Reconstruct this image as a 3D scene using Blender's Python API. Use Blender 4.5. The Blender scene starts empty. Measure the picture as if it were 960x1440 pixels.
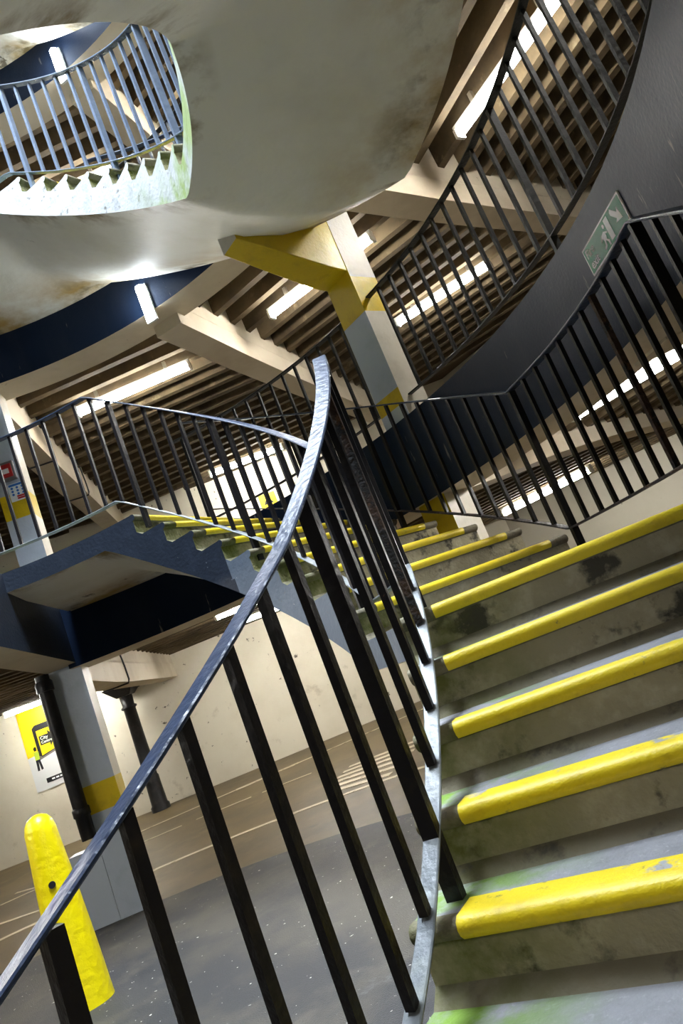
import bpy, math, random
from math import sin, cos, pi, radians as RD
random.seed(5)
S = bpy.context.scene
COL = S.collection

# ------------------------------------------------------------------ layout
# axis of the round stair = world z axis; road level = 0; storeys 2.97 m apart
H = 2.97
RIS = 0.165
LEV = {'A': 0.0, 'B': H, 'C': 2 * H, 'D': 3 * H}
RI, RO = 2.41, 3.84            # stair inner / outer radius
RN = 3.94                      # inner face of the ring beams
BAR = 0.863                    # baluster length
# tread nosing angles, index n = -4 .. 14 (n5 is the half landing, n14 the deck landing)
TH = {1: -26.9, 2: -22.0, 3: -17.3, 4: -12.4, 5: -7.4, 6: 23.5, 7: 29.0, 8: 34.6, 9: 39.9, 10: 45.4,
      11: 51.0, 12: 56.5, 13: 62.0, 14: 67.6}
for n in range(0, -5, -1):
    TH[n] = -26.9 - 5.7 * (1 - n)
ZN = {n: (n + 4) * RIS for n in TH}
SECT = [-79, -49, -19, 11, 41, 70.5, 99.5, 130, 160]

def rise(d):
    return 0.04 * max(0.0, d - 4.1)

def N1(t):
    return ZN[5] + RIS * (t + 7.4) / 4.9
def N2(t):
    return ZN[5] + RIS * (1 + (t - 23.5) / 5.5)

def rail_z(t):                 # height of the bottom rail above the flight's own start level
    if t < -28.4:
        return 0.8525 + (t + 28.4) * 0.0288
    if t < 8:
        return min(N1(t) + 0.078, ZN[5] + 0.18)
    return max(ZN[5] + 0.18, min(N2(t) + 0.09, H + 0.18))

def soffit_z(t, k):            # k 0 inner .. 1 outer
    if t < 8:
        return min(N1(t) - 0.40, ZN[5] - 0.155 - 0.12 * k)
    return min(max(N2(t) - 0.365 - 0.04 * k - 0.16 * sin(pi * k), ZN[5] - 0.155 - 0.12 * k), H - 0.15)

def zbeam(R, lv, a=99.5):      # underside of the radial beams
    if lv < 4 and a < 99:
        return lv + rise(R) - (0.67 - 0.12 * min(1, max(0, (R - 4.3) / 1.7)))
    return lv + rise(R) - (0.78 + 0.06 * min(1, max(0, (R - 4.3) / 1.7)))

def pc(r, deg, z=0.0, s=0.0):  # polar point, s = metric offset along the tangent
    t = RD(deg)
    return (r * cos(t) - s * sin(t), r * sin(t) + s * cos(t), z)

# ------------------------------------------------------------------ mesh builder
class MB:
    def __init__(self):
        self.v, self.f, self.m, self.s = [], [], [], []
    def vert(self, p):
        self.v.append(tuple(p)); return len(self.v) - 1
    def face(self, pts, mat=0, smooth=False):
        self.f.append([self.vert(p) for p in pts]); self.m.append(mat); self.s.append(smooth)
    def box(self, x0, x1, y0, y1, z0, z1, mat=0):
        self.hexa([(x0, y0, z0), (x1, y0, z0), (x1, y1, z0), (x0, y1, z0)],
                  [(x0, y0, z1), (x1, y0, z1), (x1, y1, z1), (x0, y1, z1)], mat)
    def hexa(self, b, t, mat=0, mats=None):
        n = len(b)
        mm = mats or {}
        i0 = len(self.v)
        self.v += [tuple(p) for p in b] + [tuple(p) for p in t]
        self.f.append([i0 + i for i in reversed(range(n))]); self.m.append(mm.get('bottom', mat)); self.s.append(False)
        self.f.append([i0 + n + i for i in range(n)]); self.m.append(mm.get('top', mat)); self.s.append(False)
        for i in range(n):
            j = (i + 1) % n
            self.f.append([i0 + i, i0 + j, i0 + n + j, i0 + n + i]); self.m.append(mm.get(i, mat)); self.s.append(False)
    def grid(self, rows, mat=0, smooth=True, closed=False):
        i0 = len(self.v); nr, nc = len(rows), len(rows[0])
        for r in rows:
            self.v += [tuple(p) for p in r]
        for i in range(nr - 1):
            for j in range(nc if closed else nc - 1):
                k = (j + 1) % nc
                self.f.append([i0 + i * nc + j, i0 + i * nc + k, i0 + (i + 1) * nc + k, i0 + (i + 1) * nc + j])
                self.m.append(mat); self.s.append(smooth)
    def sweep(self, sections, mat=0, smooth=False, caps=True):
        """sections: list of closed rings of points"""
        self.grid(sections, mat, smooth, closed=True)
        if caps:
            self.face(list(reversed(sections[0])), mat); self.face(sections[-1], mat)
    def tube(self, pts, r, mat=0, n=8):
        from mathutils import Vector
        P = [Vector(p) for p in pts]; secs = []
        up = Vector((0.13, 0.21, 0.97))
        for i, p in enumerate(P):
            d = (P[min(i + 1, len(P) - 1)] - P[max(i - 1, 0)]).normalized()
            a = d.cross(up)
            if a.length < 1e-3: a = d.cross(Vector((1, 0, 0)))
            a.normalize(); b = d.cross(a)
            secs.append([tuple(p + r * (cos(2 * pi * k / n) * a + sin(2 * pi * k / n) * b)) for k in range(n)])
        self.sweep(secs, mat, True)
    def lathe(self, prof, mat=0, n=24, cx=0, cy=0, smooth=True):
        secs = [[(cx + r * cos(2 * pi * k / n), cy + r * sin(2 * pi * k / n), z) for k in range(n)] for r, z in prof]
        self.grid(secs, mat, smooth, closed=True)
        self.face(list(reversed(secs[0])), mat); self.face(secs[-1], mat)
    def arc(self, r0, r1, z0, z1, a0, a1, step=3.0, mats=(0, 0, 0, 0, 0)):
        """solid annular sector; z0/z1 numbers or f(deg,k); mats inner,outer,top,bottom,ends"""
        n = max(1, int(math.ceil(abs(a1 - a0) / step)))
        f0 = z0 if callable(z0) else (lambda t, k: z0)
        f1 = z1 if callable(z1) else (lambda t, k: z1)
        A = [a0 + (a1 - a0) * i / n for i in range(n + 1)]
        ib = [pc(r0, a, f0(a, 0)) for a in A]; it = [pc(r0, a, f1(a, 0)) for a in A]
        ob = [pc(r1, a, f0(a, 1)) for a in A]; ot = [pc(r1, a, f1(a, 1)) for a in A]
        self.grid([it, ib], mats[0], True); self.grid([ob, ot], mats[1], True)
        self.grid([ot, it], mats[2], False); self.grid([ib, ob], mats[3], True)
        self.face([ib[0], it[0], ot[0], ob[0]], mats[4]); self.face([ib[-1], ob[-1], ot[-1], it[-1]], mats[4])
    def mesh(self, name, mats):
        me = bpy.data.meshes.new(name)
        me.from_pydata(self.v, [], self.f)
        for m in mats: me.materials.append(m)
        me.polygons.foreach_set('material_index', self.m)
        me.polygons.foreach_set('use_smooth', self.s)
        me.update()
        return me

def link(o, parent=None):
    COL.objects.link(o)
    if parent is not None: o.parent = parent
    return o

def tag(o, label=None, cat=None, group=None, kind=None):
    if label: o['label'] = label
    if cat: o['category'] = cat
    if group: o['group'] = group
    if kind: o['kind'] = kind
    return o

def thing(name, loc, label, cat, group=None, rotz=0.0):
    o = bpy.data.objects.new(name, None); o.empty_display_size = 0.2
    link(o); o.location = loc; o.rotation_euler = (0, 0, rotz)
    return tag(o, label, cat, group)

def part(name, mesh, parent, loc=(0, 0, 0), rotz=0.0, label=None):
    """loc in the parent's own frame"""
    o = bpy.data.objects.new(name, mesh); link(o, parent)
    o.location = loc; o.rotation_euler = (0, 0, rotz)
    if label: o['label'] = label
    return o

def wpart(name, mb, mats, parent, root):
    """mesh whose vertices are in world coordinates, under an unrotated thing whose base is root"""
    me = mb.mesh(name, mats)
    for v in me.vertices:
        v.co.x -= root[0]; v.co.y -= root[1]; v.co.z -= root[2]
    o = bpy.data.objects.new(name, me); link(o, parent)
    return o

def struct(name, mb, mats, label=None, cat='structure'):
    o = bpy.data.objects.new(name, mb.mesh(name, mats)); link(o)
    return tag(o, label, cat if label else None, None, 'structure')

def bevel(o, w=0.004, seg=2):
    m = o.modifiers.new('bevel', 'BEVEL'); m.width = w; m.segments = seg; m.limit_method = 'ANGLE'; m.angle_limit = RD(40)

# ------------------------------------------------------------------ materials
def mat(name, base, rough=0.7, spec=0.4, layers=(), bump=None, metal=0.0, emit=None):
    """layers: (colour, noise scale, low, high, detail, stretch) painted over the base where noise is high"""
    m = bpy.data.materials.new(name); m.use_nodes = True
    nt = m.node_tree; nd = nt.nodes; lk = nt.links
    b = nd['Principled BSDF']
    b.inputs['Roughness'].default_value = rough
    b.inputs['Specular IOR Level'].default_value = spec
    b.inputs['Metallic'].default_value = metal
    b.inputs['Base Color'].default_value = (*base, 1)
    geo = nd.new('ShaderNodeNewGeometry')
    cur = None
    for i, L in enumerate(layers):
        c, sc, lo, hi = L[:4]
        det = L[4] if len(L) > 4 else 6
        st = L[5] if len(L) > 5 else (1, 1, 1)
        mp = nd.new('ShaderNodeMapping'); mp.inputs['Scale'].default_value = st
        mp.inputs['Location'].default_value = (3.1 * i, 1.7 * i, 0.9 * i)
        lk.new(geo.outputs['Position'], mp.inputs['Vector'])
        nz = nd.new('ShaderNodeTexNoise'); nz.inputs['Scale'].default_value = sc; nz.inputs['Detail'].default_value = det
        nz.inputs['Roughness'].default_value = 0.62
        lk.new(mp.outputs['Vector'], nz.inputs['Vector'])
        rp = nd.new('ShaderNodeMapRange'); rp.inputs['From Min'].default_value = lo; rp.inputs['From Max'].default_value = hi
        lk.new(nz.outputs['Fac'], rp.inputs['Value'])
        mx = nd.new('ShaderNodeMix'); mx.data_type = 'RGBA'
        mx.inputs[7].default_value = (*c, 1)
        if cur is None: mx.inputs[6].default_value = (*base, 1)
        else: lk.new(cur, mx.inputs[6])
        fac = rp.outputs['Result']
        if len(L) > 6 and L[6]:                      # band mask on distance from the stair axis / height
            fac = band(nd, lk, geo, fac, *L[6])
        lk.new(fac, mx.inputs[0])
        cur = mx.outputs[2]
    if cur is not None: lk.new(cur, b.inputs['Base Color'])
    if bump:
        nz = nd.new('ShaderNodeTexNoise'); nz.inputs['Scale'].default_value = bump[0]; nz.inputs['Detail'].default_value = 5
        lk.new(geo.outputs['Position'], nz.inputs['Vector'])
        bp = nd.new('ShaderNodeBump'); bp.inputs['Strength'].default_value = bump[1]; bp.inputs['Distance'].default_value = bump[2]
        lk.new(nz.outputs['Fac'], bp.inputs['Height']); lk.new(bp.outputs['Normal'], b.inputs['Normal'])
    if emit:
        b.inputs['Emission Color'].default_value = (*emit[0], 1); b.inputs['Emission Strength'].default_value = emit[1]
    return m

def band(nd, lk, geo, fac, what, a, c):
    sx = nd.new('ShaderNodeSeparateXYZ'); lk.new(geo.outputs['Position'], sx.inputs[0])
    if what == 'z':
        val = sx.outputs['Z']
    else:
        v = nd.new('ShaderNodeCombineXYZ'); lk.new(sx.outputs['X'], v.inputs[0]); lk.new(sx.outputs['Y'], v.inputs[1])
        ln = nd.new('ShaderNodeVectorMath'); ln.operation = 'LENGTH'; lk.new(v.outputs[0], ln.inputs[0]); val = ln.outputs['Value']
    r = nd.new('ShaderNodeMapRange'); r.inputs['From Min'].default_value = a; r.inputs['From Max'].default_value = c
    lk.new(val, r.inputs['Value'])
    mu = nd.new('ShaderNodeMath'); mu.operation = 'MULTIPLY'; lk.new(fac, mu.inputs[0]); lk.new(r.outputs['Result'], mu.inputs[1])
    return mu.outputs[0]

GREEN = (0.10, 0.16, 0.02)
M = {}
M['tread'] = mat('worn_grey_tread', (0.235, 0.235, 0.25), 0.85, 0.3, [((0.16, 0.16, 0.165), 5, .5, .75), ((0.33, 0.33, 0.345), 60, .58, .75), ((0.09, 0.085, 0.06), 3, .5, .7, 7, (1, 1, 1), ('r', 3.0, 2.6)), ((0.13, 0.22, 0.03), 4.5, .42, .57, 5, (1, 1, 1), ('r', 2.85, 2.55))], (90, .5, .01))
M['riser'] = mat('stained_concrete_riser', (0.30, 0.265, 0.175), 0.9, 0.2, [((0.41, 0.37, 0.26), 9, .48, .66, 9), ((0.06, 0.055, 0.042), 5, .55, .63, 10), ((0.11, 0.115, 0.03), 6, .36, .60, 8, (1, 1, 1), ('r', 2.85, 2.5))], (60, .6, .012))
M['nose'] = mat('bare_concrete_nosing', (0.17, 0.15, 0.105), 0.85, 0.2, [((0.09, 0.09, 0.035), 6, .4, .6, 5, (1, 1, 1), ('r', 2.9, 2.5)), ((0.06, 0.055, 0.045), 11, .55, .7)], (70, .5, .01))
M['yellow'] = mat('yellow_nosing_paint', (0.72, 0.55, 0.008), 0.45, 0.5, [((0.55, 0.40, 0.01), 14, .5, .75), ((0.16, 0.14, 0.07), 24, .66, .74, 8)], (120, .35, .006))
M['yellow_edge'] = mat('chipped_yellow_paint', (0.72, 0.55, 0.008), 0.5, 0.5, [((0.30, 0.31, 0.33), 7, .55, .6, 8), ((0.20, 0.17, 0.06), 30, .6, .7, 8)], (120, .35, .006))
M['yellow_bollard'] = mat('glossy_yellow_paint', (0.85, 0.68, 0.0), 0.35, 0.5, [((0.72, 0.53, 0.0), 9, .55, .75)], (24, .35, .02))
M['yellow_column'] = mat('yellow_column_paint', (0.62, 0.44, 0.008), 0.35, 0.5, [((0.48, 0.33, 0.01), 8, .5, .75)], (40, .25, .01))
M['blue_paint'] = mat('blue_grey_stringer_paint', (0.105, 0.13, 0.165), 0.5, 0.5, [((0.135, 0.16, 0.195), 8, .5, .7), ((0.12, 0.11, 0.09), 22, .66, .72)], (40, .3, .01))
M['navy_side'] = mat('navy_landing_paint', (0.016, 0.022, 0.034), 0.42, 0.4, [((0.022, 0.029, 0.045), 6, .5, .7), ((0.30, 0.32, 0.36), 26, .72, .75)], (40, .3, .01))
M['navy'] = mat('navy_ring_beam_paint', (0.0085, 0.017, 0.040), 0.42, 0.13, [((0.018, 0.027, 0.048), 2.5, .45, .7, 6, (1, 1, .35)), ((0.16, 0.155, 0.15), 18, .675, .73, 4, (1, 1, .15)), ((0.008, 0.008, 0.01), 30, .72, .74)], (55, .2, .008))
M['white_side'] = mat('white_stringer_paint', (0.36, 0.37, 0.37), 0.6, 0.4, [((0.24, 0.25, 0.25), 7, .5, .75), ((0.13, 0.125, 0.11), 16, .60, .68, 10), ((0.19, 0.26, 0.07), 3, .38, .55, 5, (1, 1, 1), ('z', 4.95, 4.5))], (40, .3, .01))
M['soffit'] = mat('stained_white_soffit', (0.80, 0.79, 0.71), 0.6, 0.35, [((0.70, 0.68, 0.58), 1.1, .45, .68), ((0.42, 0.28, 0.09), 1.3, .42, .62, 9, (1, 1, 2), ('r', 3.15, 3.75)), ((0.17, 0.125, 0.05), 2.4, .53, .66, 10, (1, 1, 1), ('r', 3.45, 3.8)), ((0.24, 0.18, 0.07), 2.6, .50, .66, 10, (1, 1, 1), ('r', 2.60, 2.44)), ((0.16, 0.13, 0.085), 2.2, .66, .69, 12), ((0.22, 0.20, 0.15), 34, .73, .76)], (14, .15, .02))
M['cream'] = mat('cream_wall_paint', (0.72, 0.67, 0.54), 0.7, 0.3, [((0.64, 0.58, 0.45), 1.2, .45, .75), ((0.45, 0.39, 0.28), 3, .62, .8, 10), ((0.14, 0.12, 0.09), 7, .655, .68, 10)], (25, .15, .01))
M['grey_cream'] = mat('grey_cream_wall', (0.50, 0.47, 0.385), 0.7, 0.3, [((0.44, 0.41, 0.33), 1.2, .45, .75), ((0.2, 0.18, 0.14), 9, .70, .73, 10)], (25, .15, .01))  # greyer, darker cream for the right and back right walls
M['cream_beam'] = mat('cream_beam_paint', (0.62, 0.545, 0.42), 0.65, 0.3, [((0.52, 0.44, 0.32), 1.6, .45, .7), ((0.20, 0.16, 0.11), 7, .68, .76, 9)], (25, .15, .01))
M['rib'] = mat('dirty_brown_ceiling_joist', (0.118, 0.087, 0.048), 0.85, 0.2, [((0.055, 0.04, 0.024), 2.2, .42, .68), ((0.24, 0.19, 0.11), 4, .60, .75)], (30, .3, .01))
M['slab'] = mat('dark_brown_ceiling_slab', (0.062, 0.042, 0.025), 0.9, 0.2, [((0.10, 0.07, 0.042), 2, .5, .75)])  # slab between the joists, coloured darker brown than they are
M['deck'] = mat('deck_surface', (0.15, 0.13, 0.10), 0.85, 0.2, [((0.10, 0.09, 0.08), 2, .45, .7)])
M['asphalt'] = mat('dark_asphalt', (0.054, 0.047, 0.036), 0.6, 0.4, [((0.022, 0.022, 0.023), 0.75, .42, .54, 6), ((0.085, 0.073, 0.055), 3, .55, .8), ((0.15, 0.15, 0.15), 1.7, .66, .78, 9), ((0.60, 0.58, 0.52), 26, .72, .74, 2)], (120, .5, .008))
M['road'] = mat('brown_road_surface', (0.14, 0.10, 0.043), 0.5, 0.4, [((0.09, 0.064, 0.03), 0.9, .42, .65), ((0.18, 0.137, 0.066), 2.5, .55, .8), ((0.06, 0.047, 0.028), 5, .66, .74)], (80, .3, .006))
M['line'] = mat('worn_white_road_paint', (0.58, 0.50, 0.36), 0.6, 0.4, [((0.28, 0.215, 0.13), 9, .56, .66, 8)])
M['black'] = mat('black_gloss_paint', (0.011, 0.010, 0.011), 0.32, 0.22, [((0.022, 0.018, 0.014), 14, .55, .75), ((0.10, 0.055, 0.028), 17, .735, .76, 8)], (45, .35, .01))
M['rail_top'] = mat('black_handrail_sky_tint', (0.020, 0.031, 0.060), 0.33, 0.34, [((0.035, 0.048, 0.085), 12, .5, .7)], (38, .4, .012))  # black rail with the sky's blue reflection mixed into its base colour
M['rail_low'] = mat('scuffed_grey_rail_paint', (0.095, 0.107, 0.115), 0.45, 0.5, [((0.17, 0.185, 0.17), 7, .47, .66), ((0.16, 0.09, 0.05), 8, .66, .74, 8)], (45, .4, .01))
M['rail_lit'] = mat('daylit_black_upper_rail', (0.10, 0.125, 0.17), 0.22, 0.7, [((0.14, 0.17, 0.22), 12, .5, .7)], (45, .2, .01))  # dark rail lightened to blue-grey: daylight on the bars put into the colour
M['rust'] = mat('rusted_black_rail', (0.03, 0.026, 0.028), 0.55, 0.4, [((0.11, 0.065, 0.04), 9, .5, .7, 8), ((0.14, 0.12, 0.13), 14, .62, .75)], (60, .8, .02))
M['rusty_bar'] = mat('rusted_peeling_bar', (0.05, 0.028, 0.018), 0.75, 0.25, [((0.016, 0.015, 0.016), 9, .45, .55, 6), ((0.15, 0.08, 0.045), 16, .56, .68, 8)], (70, .9, .015))
M['olive'] = mat('dull_dark_rail_paint', (0.016, 0.017, 0.016), 0.45, 0.25, [((0.04, 0.038, 0.033), 18, .6, .75)], (45, .4, .01))
M['col_blue'] = mat('pale_blue_column_paint', (0.44, 0.49, 0.56), 0.4, 0.5, [((0.39, 0.44, 0.50), 5, .5, .7)], (40, .2, .01))
M['col_cream'] = mat('cream_column_paint', (0.60, 0.56, 0.47), 0.45, 0.5, [((0.52, 0.48, 0.39), 5, .5, .7)], (40, .25, .01))
M['iron'] = mat('black_cast_iron', (0.009, 0.0085, 0.009), 0.4, 0.3, [((0.022, 0.02, 0.018), 10, .5, .7)], (30, .3, .01))
M['tube'] = mat('glowing_fluorescent_diffuser', (0.9, 0.9, 0.9), 0.4, 0.3, emit=((1.0, 0.975, 0.92), 26.0))
M['bulk'] = mat('glowing_bulkhead_glass', (0.9, 0.9, 0.95), 0.4, 0.3, emit=((0.86, 0.94, 1.0), 13.0))
M['fitting'] = mat('white_lamp_housing', (0.72, 0.72, 0.68), 0.5, 0.4)
M['white'] = mat('sign_white', (0.85, 0.88, 0.86), 0.45, 0.3)
M['green'] = mat('sign_green', (0.012, 0.19, 0.085), 0.45, 0.3)
M['p_yellow'] = mat('poster_yellow', (0.80, 0.58, 0.01), 0.35, 0.5)
M['p_white'] = mat('poster_white', (0.66, 0.67, 0.66), 0.35, 0.5)
M['p_grey'] = mat('poster_grey', (0.16, 0.15, 0.15), 0.4, 0.5)
M['p_black'] = mat('poster_black', (0.015, 0.015, 0.018), 0.35, 0.5)
M['p_teal'] = mat('poster_teal', (0.03, 0.16, 0.15), 0.35, 0.5)
M['red'] = mat('alarm_red', (0.45, 0.02, 0.02), 0.35, 0.5)
M['n_blue'] = mat('notice_blue', (0.03, 0.17, 0.55), 0.4, 0.5)
M['roof'] = mat('roof_slab_concrete', (0.4, 0.4, 0.38), 0.8, 0.3)

# ------------------------------------------------------------------ floor, walls, roof
mb = MB()
A72 = [360 * i / 72 for i in range(73)]
RR = [0.05, 2, 4.1, 6, 8, 10, 12, 14.2]
mb.grid([[pc(r, a, rise(r)) for a in A72] for r in RR], 0, True)
mb.grid([[pc(r, a, rise(r) - 0.3) for a in A72] for r in reversed(RR)], 0, True)
struct('floor', mb, [M['road']], 'brown road surface of the lower parking deck', 'floor')
mb = MB()
mb.arc(0.02, 4.12, -0.05, 0.10, 0, 360, 4)
struct('floor_pavement', mb, [M['asphalt']], 'dark asphalt pavement under the round stair', 'floor')

AP = 11.3
for nm, ang in (('front', 95.8), ('right', 35.8), ('left', 155.8), ('back', 275.8), ('back_left', 215.8), ('back_right', 335.8)):
    n = (cos(RD(ang)), sin(RD(ang))); t = (-n[1], n[0]); hw = AP * math.tan(RD(30)) + 0.2
    mb = MB()
    def q(s, d, z): return (n[0] * d + t[0] * s, n[1] * d + t[1] * s, z)
    mb.hexa([q(-hw, AP, -.3), q(hw, AP, -.3), q(hw, AP + .3, -.3), q(-hw, AP + .3, -.3)],
            [q(-hw, AP, 12.3), q(hw, AP, 12.3), q(hw, AP + .3, 12.3), q(-hw, AP + .3, 12.3)])
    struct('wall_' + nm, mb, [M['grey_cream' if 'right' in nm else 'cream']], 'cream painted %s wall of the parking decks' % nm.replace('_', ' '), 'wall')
mb = MB()
mb.arc(3.95, 14.2, 12.0, 12.3, 0, 360, 5)
struct('ceiling_roof', mb, [M['roof']], 'roof slab around the open stair well', 'ceiling')

# D shaped well: a straight deep beam closes the left side of every opening
DL = lambda y: -0.497 + 0.193 * (4.011 - y)
def deck(k, lv, ribs):
    # ring beam on the stair side
    mb = MB()
    mb.arc(RN, 4.33, lv - 0.65, lv, -84, 98, 2.5, (0, 1, 2, 1, 1))
    struct('ring_beam', mb, [M['navy'], M['cream_beam'], M['deck']],
           {'B': 'dark navy curved ring beam carrying the fire exit sign', 'C': 'dark navy curved ring beam with the small wall lamp, upper left',
            'D': 'dark navy ring beam seen through the well opening'}[k], 'beam')
    # straight beam across the well
    mb = MB()
    w = 0.30
    pts = [(DL(4.05), 4.05), (DL(-3.9), -3.9), (DL(-3.9) - w, -3.9), (DL(4.05) - w, 4.05)]
    mb.hexa([(x, y, lv - 0.61) for x, y in pts], [(x, y, lv) for x, y in pts], 0, {'bottom': 1, 'top': 2, 0: 0, 2: 1})
    struct('well_beam', mb, [M['navy_side'], M['cream_beam'], M['deck']],
           {'B': 'straight blue edge beam of the well beside the landing', 'C': 'straight edge beam closing the well two levels up',
            'D': 'straight edge beam closing the top of the well'}[k], 'beam')
    mb = MB()
    ts = [97 + (277 - 97) * i / 30 for i in range(31)]
    po = [(DL(-3.9) - w, -3.9)] + [(DL(4.05) - w, 4.05)] + [pc(4.2, t)[:2] for t in ts]
    mb.hexa([(x, y, lv - 0.16) for x, y in po], [(x, y, lv) for x, y in po], 0, {'top': 1})
    struct('ceiling', mb, [M['slab'], M['deck']], 'deck slab left of the stair well at level %s' % k, 'ceiling')
    # radial sectors: slab with chord joists
    for a0, a1 in zip(SECT[:-1], SECT[1:]):
        m = (a0 + a1) / 2; hf = RD(a1 - a0) / 2
        n = (cos(RD(m)), sin(RD(m))); t = (-n[1], n[0])
        q = lambda s, d, z: (n[0] * d + t[0] * s, n[1] * d + t[1] * s, z)
        mb = MB(); T = math.tan(hf)
        d0, d1 = 4.18 * cos(hf), 12.9
        zb = lambda d: lv - 0.09 + rise(d)
        zt = lambda d: lv + rise(d) - 0.004
        mb.hexa([q(-d0 * T, d0, zb(d0)), q(-d1 * T, d1, zb(d1)), q(d1 * T, d1, zb(d1)), q(d0 * T, d0, zb(d0))],
                [q(-d0 * T, d0, zt(d0)), q(-d1 * T, d1, zt(d1)), q(d1 * T, d1, zt(d1)), q(d0 * T, d0, zt(d0))], 1, {'top': 2})
        if ribs and -50 < m < 140:
            d = 4.62
            while d < 11.4:
                hw = d * T
                z0 = lv - 0.40 + rise(d); z1 = lv - 0.06 + rise(d)
                b, c = 0.045, 0.065
                mb.hexa([q(-hw, d - b, z0), q(hw, d - b, z0), q(hw, d + b, z0), q(-hw, d + b, z0)],
                        [q(-hw, d - c, z1), q(hw, d - c, z1), q(hw, d + c, z1), q(-hw, d + c, z1)], 0)
                d += 0.37
        struct('ceiling', mb, [M['rib'], M['slab'], M['deck']], 'brown ribbed deck underside, level %s sector at %d degrees round the stair' % (k, round(m)), 'ceiling')
    mb = MB()
    mb.arc(4.18, 13.0, lambda a, kk: lv - 0.12 + (rise(13.0) if kk else 0), lambda a, kk: lv - .004 + (rise(13.0) if kk else 0), 160, 281, 5, (0, 0, 1, 0, 0))
    struct('ceiling', mb, [M['slab'], M['deck']], 'plain deck slab behind the stair at level %s' % k, 'ceiling')
    # haunched radial beams
    for a in SECT[1:-1]:
        u = (cos(RD(a)), sin(RD(a))); v = (-u[1], u[0]); w = 0.155
        mb = MB(); secs = []
        for R in (4.2, 4.7, 5.6, 6.6, 8.5, 11.3):
            zb = zbeam(R, lv, a)
            zt = lv + rise(R) - 0.03
            zs = zb + (zt - zb) * 0.30
            p = lambda s, z: (u[0] * R + v[0] * s, u[1] * R + v[1] * s, z)
            secs.append([p(-w, zb), p(w, zb), p(w, zs), p(w * 0.9, zs + .03), p(w * 0.9, zt), p(-w * 0.9, zt), p(-w * 0.9, zs + .03), p(-w, zs)])
        mb.sweep(secs)
        struct('radial_beam', mb, [M['cream_beam']], 'cream radial ceiling beam at level %s running outward at %d degrees' % (k, round(a)), 'beam')

deck('B', LEV['B'], True)
deck('C', LEV['C'], True)
deck('D', LEV['D'], True)

# ------------------------------------------------------------------ columns
def column(name, ang, zb, zt, w, d, bands, label, r0=3.98, extra=0.0):
    """square column whose inner face looks at the stair axis; bands: (z0, z1, slot inner, slot sides)"""
    u = (cos(RD(ang)), sin(RD(ang))); v = (-u[1], u[0])
    mb = MB()
    p = lambda s, R, z: (u[0] * R + v[0] * s, u[1] * R + v[1] * s, z)
    for z0, z1, mi, ms in bands:
        z0 = max(z0, zb); z1 = min(z1, zt)
        if z1 <= z0: continue
        mb.hexa([p(w, r0, z0), p(-w, r0, z0), p(-w, r0 + d, z0), p(w, r0 + d, z0)],
                [p(w, r0, z1), p(-w, r0, z1), p(-w, r0 + d, z1), p(w, r0 + d, z1)], ms, {0: mi, 1: ms})
        if extra and z0 < .74:
            z1 = min(z1, .74)
            mb.hexa([p(w + .008, r0 + .012, z0), p(w + .008, r0 + d, z0), p(w + extra, r0 + d, z0), p(w + extra, r0 + .012, z0)][::-1],
                    [p(w + .008, r0 + .012, z1), p(w + .008, r0 + d, z1), p(w + extra, r0 + d, z1), p(w + extra, r0 + .012, z1)][::-1], mi)
    return struct(name, mb, CM, label, 'column')
CM = [M['col_blue'], M['col_cream'], M['yellow_column']]
column('pillar', 41, 0.0, 2.34, 0.145, 0.28, [(0, 1.0, 0, 1), (1.0, 1.27, 2, 2), (1.27, 2.0, 0, 1), (2.0, 2.34, 2, 1)], 'square column with yellow patch below the navy ring beam')
column('pillar', 41, 2.97, 5.5, 0.145, 0.28, [(2.97, 3.09, 0, 1), (3.09, 3.22, 2, 1), (3.22, 3.90, 0, 1), (3.90, 4.22, 2, 2), (4.22, 5.5, 2, 1)], 'pale blue and yellow column behind the stair, carrying the yellow bracket')
column('pillar', 98.95, 0.08, 2.38, 0.15, 0.27, [(0, .74, 0, 1), (.74, 1.02, 0, 1), (1.02, 1.27, 2, 2), (1.27, 2.4, 0, 1)], 'pale blue column with yellow band beside the bollard', 4.02, 0.295)
column('pillar', 98.7, 2.96, 5.34, 0.135, 0.27, [(2.9, 3.90, 0, 1), (3.90, 4.16, 2, 2), (4.16, 5.4, 0, 1)], 'pale blue column with yellow band and fire alarm, above the landing', 4.02)
column('pillar', 41, 5.94, 8.3, 0.145, 0.28, [(5.9, 9, 0, 1)], 'column on the deck two levels up, mostly hidden')
column('pillar', 98.7, 5.94, 8.3, 0.135, 0.27, [(5.9, 9, 0, 1)], 'column on the upper deck left of the well opening')
column('pillar', -19, 0.0, 2.34, 0.145, 0.28, [(0, 1.0, 0, 1), (1.0, 1.27, 2, 2), (1.27, 2.4, 0, 1)], 'square column on the right beyond the stair foot')

# yellow cantilever bracket from the column to the flight above
u = (cos(RD(41)), sin(RD(41))); v = (-u[1], u[0]); mb = MB(); secs = []
for R, zb, w in ((3.99, 4.27, 0.14), (3.85, 4.29, 0.14), (3.40, 4.42, 0.12), (3.05, 4.525, 0.10)):
    zt = 4.86
    p = lambda s, z: (u[0] * R + v[0] * s, u[1] * R + v[1] * s, z)
    secs.append([p(w, zb), p(-w, zb), p(-w, zt), p(w, zt)])
mb.grid(secs, 0, False, True); mb.face(list(reversed(secs[0])), 0); mb.face(secs[-1], 1)
o = struct('cantilever_bracket', mb, [M['yellow_column'], M['col_cream']], 'yellow tapered bracket under the overhead flight', 'bracket'); bevel(o, .008)

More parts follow.
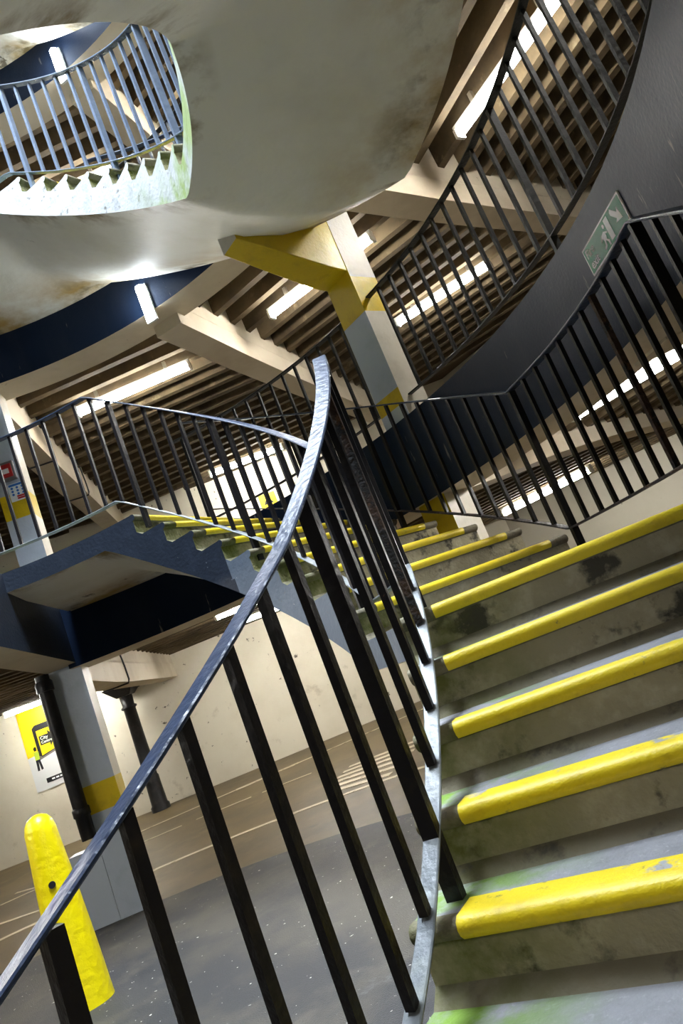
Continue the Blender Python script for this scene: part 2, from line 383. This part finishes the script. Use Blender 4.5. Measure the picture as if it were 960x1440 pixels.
# ------------------------------------------------------------------ staircase flights
def flight(key, z0, label, side_lo, side_hi, soff, lower_landing):
    root = (RI * cos(RD(-30)), RI * sin(RD(-30)), z0)
    t = thing('staircase', root, label, 'staircase')
    smats = [M['tread'], M['riser'], M['nose'], side_lo, side_hi]
    ns = sorted(n for n in TH if n >= (-3 if z0 == 0 else -3))
    END = 95.5
    for n in ns:
        th = TH[n]; z = z0 + ZN[n]
        tn = TH[n + 1] if n < 14 else END
        sd = 4 if n >= 11 else 3
        cols = [(th, 0.0)]
        k = max(1, int(math.ceil((tn - th) / 1.4)))
        for i in range(1, k): cols.append((th + (tn - th) * i / k, 0.0))
        cols.append((tn, -0.042)); last = (tn, 0.012)
        mb = MB()
        top, bot = {}, {}
        for r, kk in ((RI, 0.0), (RO, 1.0)):
            top[r] = [pc(r, a, z, s) for a, s in cols] + [pc(r, last[0], z + (0.04 if n < 14 else 0), last[1] if n < 14 else 0)]
            bot[r] = [pc(r, a, max(min(z0 + soffit_z(a, kk) + 0.085, z - 0.07), -0.02 if z0 == 0 else -9), s) for a, s in cols] + [pc(r, last[0], max(min(z0 + soffit_z(last[0], kk) + 0.085, z - .07), -0.02 if z0 == 0 else -9), last[1] if n < 14 else 0)]
        mb.grid([top[RI][:-1], top[RO][:-1]], 0, False); mb.grid([top[RI][-2:], top[RO][-2:]], 2 if n < 14 else 0, False)
        mb.grid([bot[RO], bot[RI]], 1, False)
        mb.grid([bot[RI], top[RI]], sd, False); mb.grid([top[RO], bot[RO]], 1, False)
        mb.face([bot[RO][0], bot[RI][0], top[RI][0], top[RO][0]][::-1], 1)
        mb.face([bot[RI][-1], bot[RO][-1], top[RO][-1], top[RI][-1]][::-1], 1)
        # bull nose
        prof = [(0.004, z - 0.050), (-0.014, z - 0.042), (-0.024, z - 0.031), (-0.027, z - 0.019), (-0.022, z - 0.006), (-0.010, z + 0.001), (0.012, z + 0.001)]
        secs = [[pc(r, th, zz, s) for s, zz in prof] for r in (RI - 0.002, RO)]
        mb.grid(secs, 2, True); mb.face(secs[0], 2 if n < 5 else sd); mb.face(secs[1][::-1], 2)
        so = wpart('step' if n < 14 else 'landing', mb, smats, t, root)
        # painted nosing strip
        mb = MB()
        w2 = 0.076 if n <= 1 else (0.058 if n == 2 else (0.036 if n == 3 else 0.022))
        pr = [(-0.015, z - 0.0435), (-0.0262, z - 0.0322), (-0.0298, z - 0.0187), (-0.0242, z - 0.004), (-0.0107, z + 0.0036), (0.018, z + 0.0036)]
        r0, r1 = (2.53, 3.71)
        L = 16
        rows = [[pc(r0 + (r1 - r0) * i / L, th, zz, s) for s, zz in pr] for i in range(L + 1)]
        mb.grid(rows, 0, True)
        rows = [[pc(r0 + (r1 - r0) * i / L, th, zz, s) for s, zz in ((0.018, z + 0.0036), (w2, z + 0.0034), (w2 + .002, z + .0005))] for i in range(L + 1)]
        mb.grid(rows, 1, False)
        mb.face([pc(r0, th, zz, s) for s, zz in pr + [(0.0, z - .02)]], 0); mb.face([pc(r1, th, zz, s) for s, zz in pr + [(0.0, z - .02)]][::-1], 0)
        nm = part('nosing_strip', None, so) if False else None
        me = mb.mesh('nosing_strip', [M['yellow'], M['yellow_edge']])
        for vv in me.vertices:
            vv.co.x -= root[0]; vv.co.y -= root[1]; vv.co.z -= root[2]
        o = bpy.data.objects.new('nosing_strip', me); link(o, so)
        o['label'] = 'painted yellow nosing strip'
    # sloping slab under the steps
    mb = MB()
    lo = -46.0 if z0 == 0 else TH[-4] - 3
    zmin = 0.02 if z0 == 0 else -9
    A = [lo + (END - lo) * i / 110 for i in range(111)]
    def zb(a, kk):
        return z0 + max(zmin, max(soffit_z(a, kk), -0.17) if z0 else soffit_z(a, kk))
    ks = [0, .25, .5, .75, 1]
    rows = [[pc((RI + .0004) + (RO - .0008 - RI) * kk, a, zb(a, kk)) for kk in ks] for a in A]
    mb.grid([list(c) for c in zip(*rows)][::-1], 0, True)
    tops = [[pc((RI + .0004) + (RO - .0008 - RI) * kk, a, zb(a, kk) + 0.11) for kk in ks] for a in A]
    mb.grid([list(c) for c in zip(*tops)], 0, False)
    for i in range(110):
        mb.face([rows[i][0], rows[i + 1][0], tops[i + 1][0], tops[i][0]], 2 if A[i] > 50 else 1, False)
        mb.face([rows[i][-1], tops[i][-1], tops[i + 1][-1], rows[i + 1][-1]], 0, False)
    mb.face(rows[0] + tops[0][::-1], 0); mb.face(rows[-1][::-1] + tops[-1], 0)
    wpart('soffit', mb, [soff, side_lo, side_hi], t, root)
    if lower_landing:
        mb = MB(); mb.arc(2.412, RO, z0 - 0.17, z0 - 0.001, -84, TH[-4] - 2.0, 4, (2, 0, 1, 0, 0))
        wpart('landing', mb, [soff, M['tread'], side_lo], t, root)
    # landing strip joining the deck
    mb = MB(); mb.arc(RO, RN, z0 + H - 0.14, z0 + H - 0.002, 68.0, 95.5, 4, (0, 0, 1, 0, 0))
    wpart('landing_edge', mb, [soff, M['tread']], t, root)
    return t

flight('AB', 0.0, 'concrete stair flight with yellow nosings rising from the foreground to the left landing', M['blue_paint'], M['navy_side'], M['soffit'], False)
flight('BC', H, 'overhead stair flight showing its stained white underside and white zigzag edge', M['white_side'], M['white_side'], M['soffit'], True)
flight('CD', 2 * H, 'topmost stair flight glimpsed through the well opening', M['white_side'], M['white_side'], M['soffit'], True)

# ------------------------------------------------------------------ railings
def box_mesh(name, w, z0, z1, m, w2=None):
    b = MB(); w2 = w2 or w
    b.box(-w / 2, w / 2, -w2 / 2, w2 / 2, z0, z1)
    return b.mesh(name, [m])
def flat(angles, R, zf, w, th):
    h, c = w / 2, min(0.004, th * .3)
    pr = [(-h + c, 0), (h - c, 0), (h, c), (h, th - c), (h - c, th), (-h + c, th), (-h, th - c), (-h, c)]
    return [[pc(R + x, a, zf(a) + z) for x, z in pr] for a in angles]

def railing(label, R, zf, a0, a1, bars, posts, mats, post_drop=0.17, group=None, bw=0.0225, kinks=(), cat='railing', hw=0.056, rusty=None):
    mtop, mbar, mlow = mats
    root = pc(R, (a0 + a1) / 2, min(zf(a0), zf(a1)) - 0.12)
    t = thing('railing', root, label, cat, group)
    A = sorted(set([a0 + (a1 - a0) * i / max(1, int((a1 - a0) / 1.5)) for i in range(int((a1 - a0) / 1.5) + 1)] + [a1] + [k for k in kinks if a0 < k < a1]))
    mb = MB(); mb.sweep(flat(A, R, lambda a: zf(a) + BAR, hw, 0.013), 0, False)
    wpart('handrail', mb, [mtop], t, root)
    mb = MB(); mb.sweep(flat(A, R, lambda a: zf(a) - 0.011, 0.046, 0.011), 0, False)
    wpart('bottom_rail', mb, [mlow], t, root)
    rm = box_mesh('baluster', bw + .004, 0, BAR, M['rusty_bar'])
    bm = box_mesh('baluster', bw, 0, BAR + 0.001, mbar)
    pm = box_mesh('post', 0.042, -post_drop, BAR - 0.004, mbar, 0.028)
    for a in bars:
        bad = rusty is not None and abs(a - rusty) < 1.2
        p = pc(R, a, zf(a)); part('baluster', rm if bad else bm, t, [p[i] - root[i] for i in range(3)], RD(a), 'rusted peeling baluster' if bad else None)
    for a in posts:
        p = pc(R, a, zf(a)); part('post', pm, t, [p[i] - root[i] for i in range(3)], RD(a))
    return t
def fr(a, step, n): return [a + step * i for i in range(n)]
LIT = (M['rail_lit'], M['rail_lit'], M['rail_lit'])
BLK = (M['rail_top'], M['black'], M['rail_low'])
BLR = (M['rail_top'], M['black'], M['rust'])
OLV = (M['olive'], M['olive'], M['olive'])
def inner(z0): return lambda a: z0 + rail_z(a)
in_posts = [-45.6, -24.8, -4.0, 3.8, 24.6, 45.4, 66.2]
in_bars = []
for p0, p1, n in ((-45.6, -24.8, 6), (-24.8, -4.0, 6), (-4, 3.8, 2), (3.8, 24.6, 6), (24.6, 45.4, 6), (45.4, 66.2, 6)):
    in_bars += [p0 + (p1 - p0) * i / n for i in range(1, n)]
in_bars += fr(69.65, 3.45, 9)
RKS = (-28.4, -4.4, 21.2, 71.4)
railing('near black inner stair railing sweeping up from lower left and round to the left landing', 2.49, inner(0.0), -50, 101, in_bars, in_posts, BLK, kinks=RKS, rusty=-11.0)
railing('black inner railing with bright bars seen through the overhead well opening', 2.49, inner(H), -20, 100, [a for a in in_bars if a > -20], [a for a in in_posts if a > -20], LIT, kinks=RKS)
railing('inner railing of the topmost flight, almost hidden', 2.49, inner(2 * H), 20, 91.5, [a for a in in_bars if a > 20], [a for a in in_posts if a > 20], BLK, kinks=RKS)
# outer stair railings
def orail(a):
    if a < 8: return min(N1(a) + 0.09, ZN[5] + 0.18)
    return max(ZN[5] + 0.18, min(N2(a) + 0.10, H + 0.18))
o_posts = [-28.2, -4.9, 20.2, 43.2, 66.2]
o_bars = []
for p0, p1, n in ((-28.2, -4.9, 10), (-4.9, 20.2, 11), (20.2, 43.2, 10), (43.2, 66.2, 10)):
    o_bars += [p0 + (p1 - p0) * i / n for i in range(1, n)]
railing('dark outer stair railing crossing in front of the navy ring beam on the right', 3.76, lambda a: orail(a), -34, 70.5, o_bars, o_posts, BLR, kinks=(-4.9, 20.2, 20.9), post_drop=0.2, rusty=4.2)
railing('outer railing of the overhead flight seen beyond the well opening', 3.76, lambda a: H + orail(a), 24, 70.5, [a for a in o_bars if a > 24], [a for a in o_posts if a > 24], BLR, post_drop=0.2)
# deck edge railings on the ring beams
def ring_rail(z, label, label2, a0=-30):
    zf = lambda a: z + 0.185
    b = fr(12.65 - 2.22 * 19, 2.22, 31); ps = [12.65, 12.65 - 11 * 2.22]
    railing(label, 4.08, zf, a0, 39.0, [a for a in b if a0 < a < 38.5 and min(abs(a - p) for p in ps) > 1], [p for p in ps if p > a0], OLV)
    b2 = fr(44.6, 2.22, 13)
    railing(label2, 4.08, zf, 43.1, 75.0, b2[:-1], [73.5], OLV)
ring_rail(H, 'dark deck-edge railing above the navy ring beam, right of the yellow column', 'dark deck-edge railing behind the stair, left of the yellow column')
ring_rail(2 * H, 'upper deck-edge railing right of the well opening', 'upper deck-edge railing seen through the well opening', 0)

# ------------------------------------------------------------------ fluorescent lights
def tube_light(a, b, label, z=None):
    L = math.dist(a[:2], b[:2]); c = [(a[i] + b[i]) / 2 for i in range(2)]
    z = z if z is not None else (a[2] + b[2]) / 2
    t = thing('fluorescent_light', (c[0], c[1], z), label, 'light', 'fluorescent ceiling lights', math.atan2(b[1] - a[1], b[0] - a[0]))
    h = L / 2
    mb = MB(); mb.box(-h, h, -.035, .035, 0.035, 0.10); part('housing', mb.mesh('housing', [M['fitting']]), t)
    mb = MB(); n = 10
    secs = [[(x, .047 * cos(pi + pi * k / n), .035 + .06 * sin(pi + pi * k / n)) for k in range(n + 1)] for x in (-h + .03, h - .03)]
    mb.sweep(secs, 0, True); part('diffuser', mb.mesh('diffuser', [M['tube']]), t)
    mb = MB(); mb.box(-.015, .015, -.05, .05, -.028, .06); em = mb.mesh('end_cap', [M['fitting']])
    part('end_cap', em, t, (-h + .015, 0, 0)); part('end_cap', em, t, (h - .015, 0, 0))
    mb = MB(); mb.box(-.02, .02, -.02, .02, 0.09, 0.20); sm = mb.mesh('bracket', [M['fitting']])
    part('bracket', sm, t, (-h * .6, 0, 0)); part('bracket', sm, t, (h * .6, 0, 0))
    return t
TL = [((-.256, 5.60), (1.291, 5.506), 5.46, 'long fluorescent light above the landing railing, left of centre'),
      ((2.42, 5.087), (3.74, 4.281), 5.46, 'fluorescent light passing behind the yellow column'),
      ((4.06, 6.912), (5.401, 6.202), 5.56, 'fluorescent light behind the deck railing right of the column'),
      ((4.62, 3.186), (5.42, 1.90), 5.46, 'bright fluorescent light at the top beside the overhead flight'),
      ((.278, 10.45), (1.77, 10.50), 5.64, 'distant fluorescent light against the cream wall behind the landing bars'),
      ((4.244, 2.608), (5.25, 1.48), 2.50, 'fluorescent light under the navy ring beam at the right edge'),
      ((4.655, 8.443), (5.824, 7.359), 2.67, 'lower fluorescent light seen through the bars on the right'),
      ((.293, 6.65), (1.70, 6.78), 2.60, 'low ceiling light nearer the stair, behind the handrail'),
      ((.05, 9.4), (1.50, 9.62), 2.72, 'low ceiling light farther back, behind the handrail'),
      ((-4.45, 9.9), (-3.0, 10.15), 2.78, 'low ceiling light above the yellow poster'),
      # unseen tubes in other sectors, most added as fill; upper deck lights follow
      ((3.2, -5.2), (4.3, -4.4), 2.50, 'unseen fill light added behind the stair foot'),
      ((-3.9, 4.4), (-2.8, 5.3), 2.50, 'unseen fill light added on the lower deck left of the bollard'),
      ((-2.3, .1), (-2.1, 1.6), 2.70, 'ceiling light on the lower deck left of the well beam'),
      ((-4.6, -.7), (-4.6, .8), 2.68, 'unseen fill light added on the lower deck far left of the stair'),
      ((5.5, -1.5), (5.5, 0.0), 5.46, 'fill light added outside the right of the view'),
      ((-4.2, 4.6), (-3.1, 5.6), 5.46, 'unseen fill light added left of the fire alarm column'),
      ((-.3, 5.6), (1.25, 5.5), 8.42, 'upper deck light seen through the well opening'),
      ((2.42, 5.087), (3.74, 4.281), 8.42, 'upper deck light right of the well opening'),
      ((4.06, 7.3), (5.401, 6.5), 8.5, 'distant upper deck light')]
for a, b, z, lb in TL: tube_light(a, b, lb, z)

def bulkhead(ang, zc, label):
    p = pc(RN - 0.001, ang, zc)
    t = thing('bulkhead_lamp', p, label, 'light', 'wall lamps on the ring beams', RD(ang))
    mb = MB(); mb.box(-.03, .0, -.06, .06, -.20, .20); part('back_plate', mb.mesh('back_plate', [M['fitting']]), t)
    mb = MB(); n = 8
    secs = [[(-.03 - .055 * sin(pi * k / n), .05 * cos(pi * k / n), z) for k in range(n + 1)] for z in (-.185, .185)]
    mb.sweep(secs, 0, True); part('diffuser', mb.mesh('diffuser', [M['bulk']]), t)
bulkhead(70.3, 2 * H - 0.57, 'small upright wall lamp on the navy beam left of the bracket')
bulkhead(70.3, 3 * H - 0.59, 'small upright wall lamp on the navy beam inside the well opening')

# ------------------------------------------------------------------ fire exit sign
def text(s, size, m, parent, loc, name='lettering', rot=(pi / 2, 0, 0), sx=1.0, bold=0.0):
    cu = bpy.data.curves.new(name, 'FONT'); cu.body = s; cu.size = size; cu.extrude = 0.0006; cu.offset = bold
    cu.materials.append(m)
    tmp = bpy.data.objects.new(name, cu); COL.objects.link(tmp)
    me = bpy.data.meshes.new_from_object(tmp.evaluated_get(bpy.context.evaluated_depsgraph_get()))
    bpy.data.objects.remove(tmp); me.name = name
    o = bpy.data.objects.new(name, me); link(o, parent); o.location = loc; o.rotation_euler = rot; o.scale = (sx, 1, 1)
    return o
def flatpoly(name, pts, y, m, parent, th=0.001):
    mb = MB(); mb.hexa([(x, y, z) for x, z in pts], [(x, y - th, z) for x, z in pts])
    return part(name, mb.mesh(name, [m]), parent)

# sign frame: local x along the writing, z up, -y towards the viewer
t = thing('fire_exit_sign', pc(RN - 0.012, 3.75, 2.688), 'green and white fire exit sign on the curved navy beam', 'sign', None, RD(3.75 - 90))
mb = MB(); mb.box(-.235, .235, -.003, .004, 0, .142); part('panel', mb.mesh('panel', [M['white']]), t)
mb = MB(); mb.box(-.226, .226, -.0042, -.0028, .009, .133); part('green_field', mb.mesh('green_field', [M['green']]), t)
text('Fire', .062, M['white'], t, (-.212, -.005, .079), bold=.0006)
text('exit', .062, M['white'], t, (-.205, -.005, .022), bold=.0006)
# running figure and doorway
flatpoly('figure', [(-.02, .085), (.012, .092), (.022, .066), (.012, .05), (-.012, .052)], -.0045, M['white'], t)
flatpoly('figure', [(.018, .112), (.026, .118), (.035, .112), (.036, .102), (.027, .095), (.018, .101)], -.0045, M['white'], t)
flatpoly('figure', [(-.012, .055), (.002, .055), (-.006, .03), (-.03, .018), (-.036, .028), (-.018, .037)], -.0045, M['white'], t)
flatpoly('figure', [(.0, .056), (.014, .052), (.03, .038), (.028, .014), (.017, .014), (.017, .034)], -.0045, M['white'], t)
flatpoly('figure', [(-.02, .084), (-.04, .068), (-.036, .06), (-.012, .074)], -.0045, M['white'], t)
flatpoly('figure', [(.012, .09), (.04, .076), (.038, .068), (.012, .078)], -.0045, M['white'], t)
flatpoly('doorway', [(.046, .02), (.085, .02), (.085, .124), (.046, .124)], -.0045, M['white'], t)
flatpoly('arrow', [(.118, .114), (.130, .126), (.172, .082), (.184, .10), (.196, .04), (.136, .052), (.154, .062), (.118, .100)], -.0045, M['white'], t)

# ------------------------------------------------------------------ wall poster
WA = RD(95.8); wn = (cos(WA), sin(WA)); wt = (wn[1], -wn[0])
def wallpt(s, z, d=0.0): return (wn[0] * (AP - d) + wt[0] * s, wn[1] * (AP - d) + wt[1] * s, z)
t = thing('poster', wallpt(-3.10, 1.355, .012), 'tall yellow and white parking poster with phone and teal car', 'poster', None, WA - pi / 2)
W, HH = 0.52, 1.49
mb = MB(); mb.box(-W, W, -.006, .006, 0, HH); part('panel', mb.mesh('panel', [M['p_white']]), t)
F = -.0075
flatpoly('yellow_field', [(-W, .62), (W, .70), (W, HH), (-W, HH)], F, M['p_yellow'], t)
flatpoly('pavement_field', [(-W, .50), (W, .50), (W, .72), (-W, .63)], F - .001, M['p_white'], t)
flatpoly('wall_field', [(-.34, .53), (W, .70), (W, .86), (-.32, .62)], F - .0015, M['p_grey'], t)
flatpoly('phone', [(-.31, .62), (-.25, .58), (.10, .66), (.14, .72), (.14, 1.12), (.10, 1.17), (-.25, 1.17), (-.31, 1.12)], F - .003, M['p_black'], t)
flatpoly('phone_screen', [(-.25, .60), (.08, .665), (.08, 1.06), (-.25, 1.06)], F - .0045, M['p_yellow'], t)
flatpoly('arrow', [(-.225, .78), (-.05, .78), (-.05, .71), (.06, .865), (-.05, 1.02), (-.05, .95), (-.225, .95)], F - .006, M['p_black'], t)
text('City', .085, M['white'], t, (-.205, F - .0075, .875), bold=.001)
text('Centre', .07, M['white'], t, (-.205, F - .0075, .805), bold=.001)
text('he', .17, M['p_black'], t, (.03, F - .002, 1.24))
flatpoly('car', [(.12, .58), (.14, .70), (.20, .74), (.25, .86), (.50, .90), (W, .86), (W, .60), (.20, .52)], F - .006, M['p_teal'], t)
flatpoly('car_window', [(.24, .76), (.27, .85), (.48, .88), (.47, .79)], F - .0075, M['p_grey'], t)
flatpoly('number_plate', [(.22, .58), (.36, .60), (.36, .635), (.22, .615)], F - .0075, M['white'], t)
flatpoly('headlight', [(.15, .65), (.18, .655), (.18, .70), (.15, .695)], F - .0075, M['white'], t)
flatpoly('printed_figure', [(-.40, .36), (-.36, .36), (-.345, .52), (-.33, .36), (-.29, .37), (-.31, .56), (-.39, .56)], F - .0055, M['p_black'], t)
flatpoly('printed_vest', [(-.39, .555), (-.31, .555), (-.30, .70), (-.39, .71)], F - .006, mat('poster_lime', (.42, .55, .05), .4), t)
flatpoly('printed_head', [(-.37, .72), (-.33, .72), (-.32, .78), (-.35, .80), (-.38, .77)], F - .006, M['p_black'], t)
flatpoly('caption_strip', [(-.30, .10), (W, .10), (W, .185), (-.30, .185)], F - .002, M['p_black'], t)
for i in range(9):
    x0 = -.20 + i * .077
    flatpoly('caption_word', [(x0, .13), (x0 + .055, .13), (x0 + .055, .155), (x0, .155)], F - .0035, M['white'], t)

# small yellow notice on the far wall behind the landing railing
t = thing('wall_notice', wallpt(2.21, 4.78, .01), 'small yellow notice on the far wall behind the railing bars', 'sign', None, WA - pi / 2)
mb = MB(); mb.box(-.17, .17, -.01, .01, 0, .40); part('panel', mb.mesh('panel', [M['p_yellow']]), t)
flatpoly('pictogram', [(-.10, .18), (.10, .18), (0, .34)], -.0115, M['p_black'], t)

# ------------------------------------------------------------------ bollard
bx, by = -0.19, 1.94
t = thing('bollard', (bx, by, 0.10), 'yellow painted bollard at lower left with a rounded top', 'bollard')
mb = MB()
prof = [(.154, 0), (.152, .03), (.146, .2), (.134, .45), (.117, .75), (.103, .95), (.096, 1.06), (.084, 1.11), (.06, 1.143), (.03, 1.158), (.004, 1.162)]
mb.lathe(prof, 0, 40); part('post', mb.mesh('post', [M['yellow_bollard']]), t)
th = math.atan2(-2.874 - by, 2.343 - bx)
mb = MB(); n = 14
secs = [[(.16 if False else d, r * cos(2 * pi * k / n), r * sin(2 * pi * k / n)) for k in range(n)] for d, r in ((0, .021), (.012, .021))]
mb.sweep(secs, 0, True)
part('bolt_hole', mb.mesh('bolt_hole', [M['p_black']]), t, (.118 * cos(th - .15), .118 * sin(th - .15), .74), th - .15)

# ------------------------------------------------------------------ cast iron columns and drain pipe
def iron_column(x, y, z0, z1, label):
    t = thing('iron_column', (x, y, z0), label, 'column', 'cast iron columns along the far wall')
    h = z1 - z0; mb = MB()
    mb.lathe([(.17, -.05), (.17, .10), (.145, .13), (.135, .5), (.135, .62), (.12, .64), (.11, h - .45), (.145, h - .43), (.145, h - .40), (.11, h - .38), (.12, h - .2), (.13, h - .18)], 0, 20)
    part('shaft', mb.mesh('shaft', [M['iron']]), t)
    mb = MB(); b, c = .13, .30
    mb.hexa([(-b, -b, h - .20), (b, -b, h - .20), (b, b, h - .20), (-b, b, h - .20)], [(-c, -c, h), (c, -c, h), (c, c, h), (-c, c, h)])
    part('capital', mb.mesh('capital', [M['iron']]), t)
iron_column(-2.62, 10.75, 0.26, 2.60, 'black cast iron column with capital standing against the far wall')

px_, py_ = 3.955 * cos(RD(101.75)), 3.955 * sin(RD(101.75))
t = thing('drain_pipe', (px_, py_, 0.84), 'black drain pipe hanging beside the pale blue column', 'pipe')
mb = MB(); mb.lathe([(.064, .26), (.064, 1.51)], 0, 20); part('pipe', mb.mesh('pipe', [M['iron']]), t)
mb = MB(); mb.lathe([(.065, 0), (.067, .2), (.078, .21), (.078, .27), (.065, .285)], 0, 20); part('socket', mb.mesh('socket', [M['iron']]), t)
mb = MB(); mb.lathe([(.08, 1.36), (.08, 1.44), (.07, 1.46)], 0, 20); part('collar', mb.mesh('collar', [M['iron']]), t)

# ------------------------------------------------------------------ fire alarm and notice on the left column
u = (cos(RD(98.7)), sin(RD(98.7))); v = (-u[1], u[0])
def colpt(s, z, d=0.0): return (u[0] * (4.02 - d) + v[0] * s, u[1] * (4.02 - d) + v[1] * s, z)
cr = RD(98.7) - pi / 2
t = thing('fire_alarm_box', colpt(-.01, 4.29, .0), 'red and black fire alarm call box on the left column', 'alarm', None, cr)
mb = MB(); mb.box(-.085, .085, -.045, 0, 0, .20); o = part('case', mb.mesh('case', [M['p_grey']]), t); bevel(o, .012)
mb = MB(); mb.box(-.06, .06, -.055, -.04, .03, .17); o = part('call_point', mb.mesh('call_point', [M['red']]), t); bevel(o, .006)
mb = MB(); mb.box(-.03, .03, -.058, -.05, .07, .12); part('glass', mb.mesh('glass', [M['white']]), t)
t = thing('safety_notice', colpt(-.055, 4.075, .0), 'white safety notice with blue and red symbols under the fire alarm box', 'sign', None, cr)
mb = MB(); mb.box(-.085, .085, -.006, 0, 0, .185); part('panel', mb.mesh('panel', [M['white']]), t)
flatpoly('header', [(-.075, .155), (.075, .155), (.075, .178), (-.075, .178)], -.0065, M['n_blue'], t)
for i in range(3):
    for j in range(3):
        x = -.05 + i * .05; z = .135 - j * .033
        flatpoly('symbol', [(x + .013 * cos(k * pi / 4), z + .013 * sin(k * pi / 4)) for k in range(8)], -.0065, M['n_blue'], t)
for j in range(2):
    flatpoly('warning_panel', [(-.02, .012 + j * .022), (.075, .012 + j * .022), (.075, .03 + j * .022), (-.02, .03 + j * .022)], -.0065, M['red'], t)

# ------------------------------------------------------------------ cables on the beams
def beampt(ang, R, s, z):
    uu = (cos(RD(ang)), sin(RD(ang))); vv = (-uu[1], uu[0])
    return (uu[0] * R + vv[0] * s, uu[1] * R + vv[1] * s, z)
def cable(label, ang, R, lv, side):
    zb = zbeam(R, lv)
    pts = [beampt(ang, R - .3, side * .165, zb + .52), beampt(ang, R - .12, side * .17, zb + .42), beampt(ang, R - .02, side * .17, zb + .2), beampt(ang, R, side * .17, zb + .03),
           beampt(ang, R, side * .15, zb - .012), beampt(ang, R, 0, zb - .014), beampt(ang, R, -side * .155, zb - .01), beampt(ang, R + .05, -side * .17, zb + .05)]
    mb = MB(); mb.tube(pts, .011)
    o = bpy.data.objects.new('cable', mb.mesh('cable', [M['p_black']])); link(o)
    tag(o, label, 'cable', 'electric cables clipped round the beams')
cable('black cable looped under the left beam nearer the fire alarm column', 99.5, 6.0, 2 * H, -1)
cable('black cable looped under the left beam farther along', 99.5, 7.9, 2 * H, -1)
cable('black cable around the lower beam beside the iron column', 99.5, 6.3, H, -1)

# ------------------------------------------------------------------ road markings
def marking(name, polys, label):
    mb = MB()
    for po in polys:
        mb.hexa([(x, y, rise(math.hypot(x, y)) + .001) for x, y in po], [(x, y, rise(math.hypot(x, y)) + .006) for x, y in po])
    struct(name, mb, [M['line']], label, 'road marking')
def arcline(R, a0, a1, w):
    out = []; n = max(1, int((a1 - a0) / 2))
    for i in range(n):
        b0 = a0 + (a1 - a0) * i / n; b1 = a0 + (a1 - a0) * (i + 1) / n
        out.append([pc(R - w / 2, b0)[:2], pc(R + w / 2, b0)[:2], pc(R + w / 2, b1)[:2], pc(R - w / 2, b1)[:2]])
    return out
marking('road_marking', arcline(6.08, 60, 140, .09), 'worn pale line ringing the stair pavement')
for a0, a1 in ((100.3, 105.5), (93, 98.8), (86.5, 91.8), (106.8, 112), (113.3, 118.5)):
    marking('road_marking', arcline(8.37, a0, a1, .05), 'dashed lane line on the brown road, dash near %d degrees' % round(a0))
def seg(p, q_, w):
    dx, dy = q_[0] - p[0], q_[1] - p[1]; l = math.hypot(dx, dy); ox, oy = -dy / l * w / 2, dx / l * w / 2
    return [(p[0] + ox, p[1] + oy), (p[0] - ox, p[1] - oy), (q_[0] - ox, q_[1] - oy), (q_[0] + ox, q_[1] + oy)][::-1]
marking('road_marking', [seg((-2.9, 9.0), (-.95, 9.63), .07)], 'long pale edge line by the far wall, left stretch')
marking('road_marking', [seg((-.95, 9.63), (.13, 9.90), .15)], 'broad pale edge line by the far wall, middle stretch')
marking('road_marking', [seg((.13, 9.90), (4.5, 10.6), .07)], 'long pale edge line by the far wall, right stretch')
hat = []
for i in range(6):
    f = i / 5
    p0 = (0.93 + .12 * f + (.25 * max(0, f - .6)), 6.45 + 1.15 * f); p1 = (1.75 + .55 * f, 6.05 + 1.45 * f)
    hat.append(seg(p0, p1, .13))
marking('road_marking', hat, 'pale hatched triangle painted on the brown road')
marking('road_marking', [seg((-3.6, 6.3), (-2.6, 6.15), .06)], 'short pale dash on the road behind the bollard')
marking('road_marking', [seg((-3.9, 7.9), (-2.9, 7.52), .06)], 'pale dash on the road left of the column')

# ------------------------------------------------------------------ sky light down the well, world
w = bpy.data.worlds.new('World'); S.world = w; w.use_nodes = True
bg = w.node_tree.nodes['Background']
bg.inputs['Color'].default_value = (0.78, 0.88, 1.0, 1); bg.inputs["Strength"].default_value = 20.0
la = bpy.data.lights.new('well_portal', 'AREA'); la.shape = 'DISK'; la.size = 7.9
lo = bpy.data.objects.new('well_portal', la); link(lo); lo.location = (0, 0, 12.15)
la.cycles.is_portal = True

# ------------------------------------------------------------------ camera
cam = bpy.data.cameras.new('camera'); cam.lens = 1031.77 / 1440 * 36.0; cam.sensor_width = 36; cam.sensor_height = 36
cam.sensor_fit = 'AUTO'; cam.clip_start = 0.05
co = bpy.data.objects.new('camera', cam); link(co)
from mathutils import Matrix, Vector
PI_, RO_ = 0.1967, 0.3790
fw = Vector((0, cos(PI_), sin(PI_))); up = Vector((0, -sin(PI_), cos(PI_))); rt = Vector((1, 0, 0))
X = cos(RO_) * rt - sin(RO_) * up; Y = sin(RO_) * rt + cos(RO_) * up
R3 = Matrix((X, Y, -fw)).transposed()
co.matrix_world = Matrix.Translation((2.343, -2.874, 1.40)) @ R3.to_4x4()
S.camera = co
S.view_settings.view_transform = 'Standard'; S.view_settings.look = 'None'; S.view_settings.gamma = 1.0
S.view_settings.use_curve_mapping = False
S.view_settings.exposure = 2.35
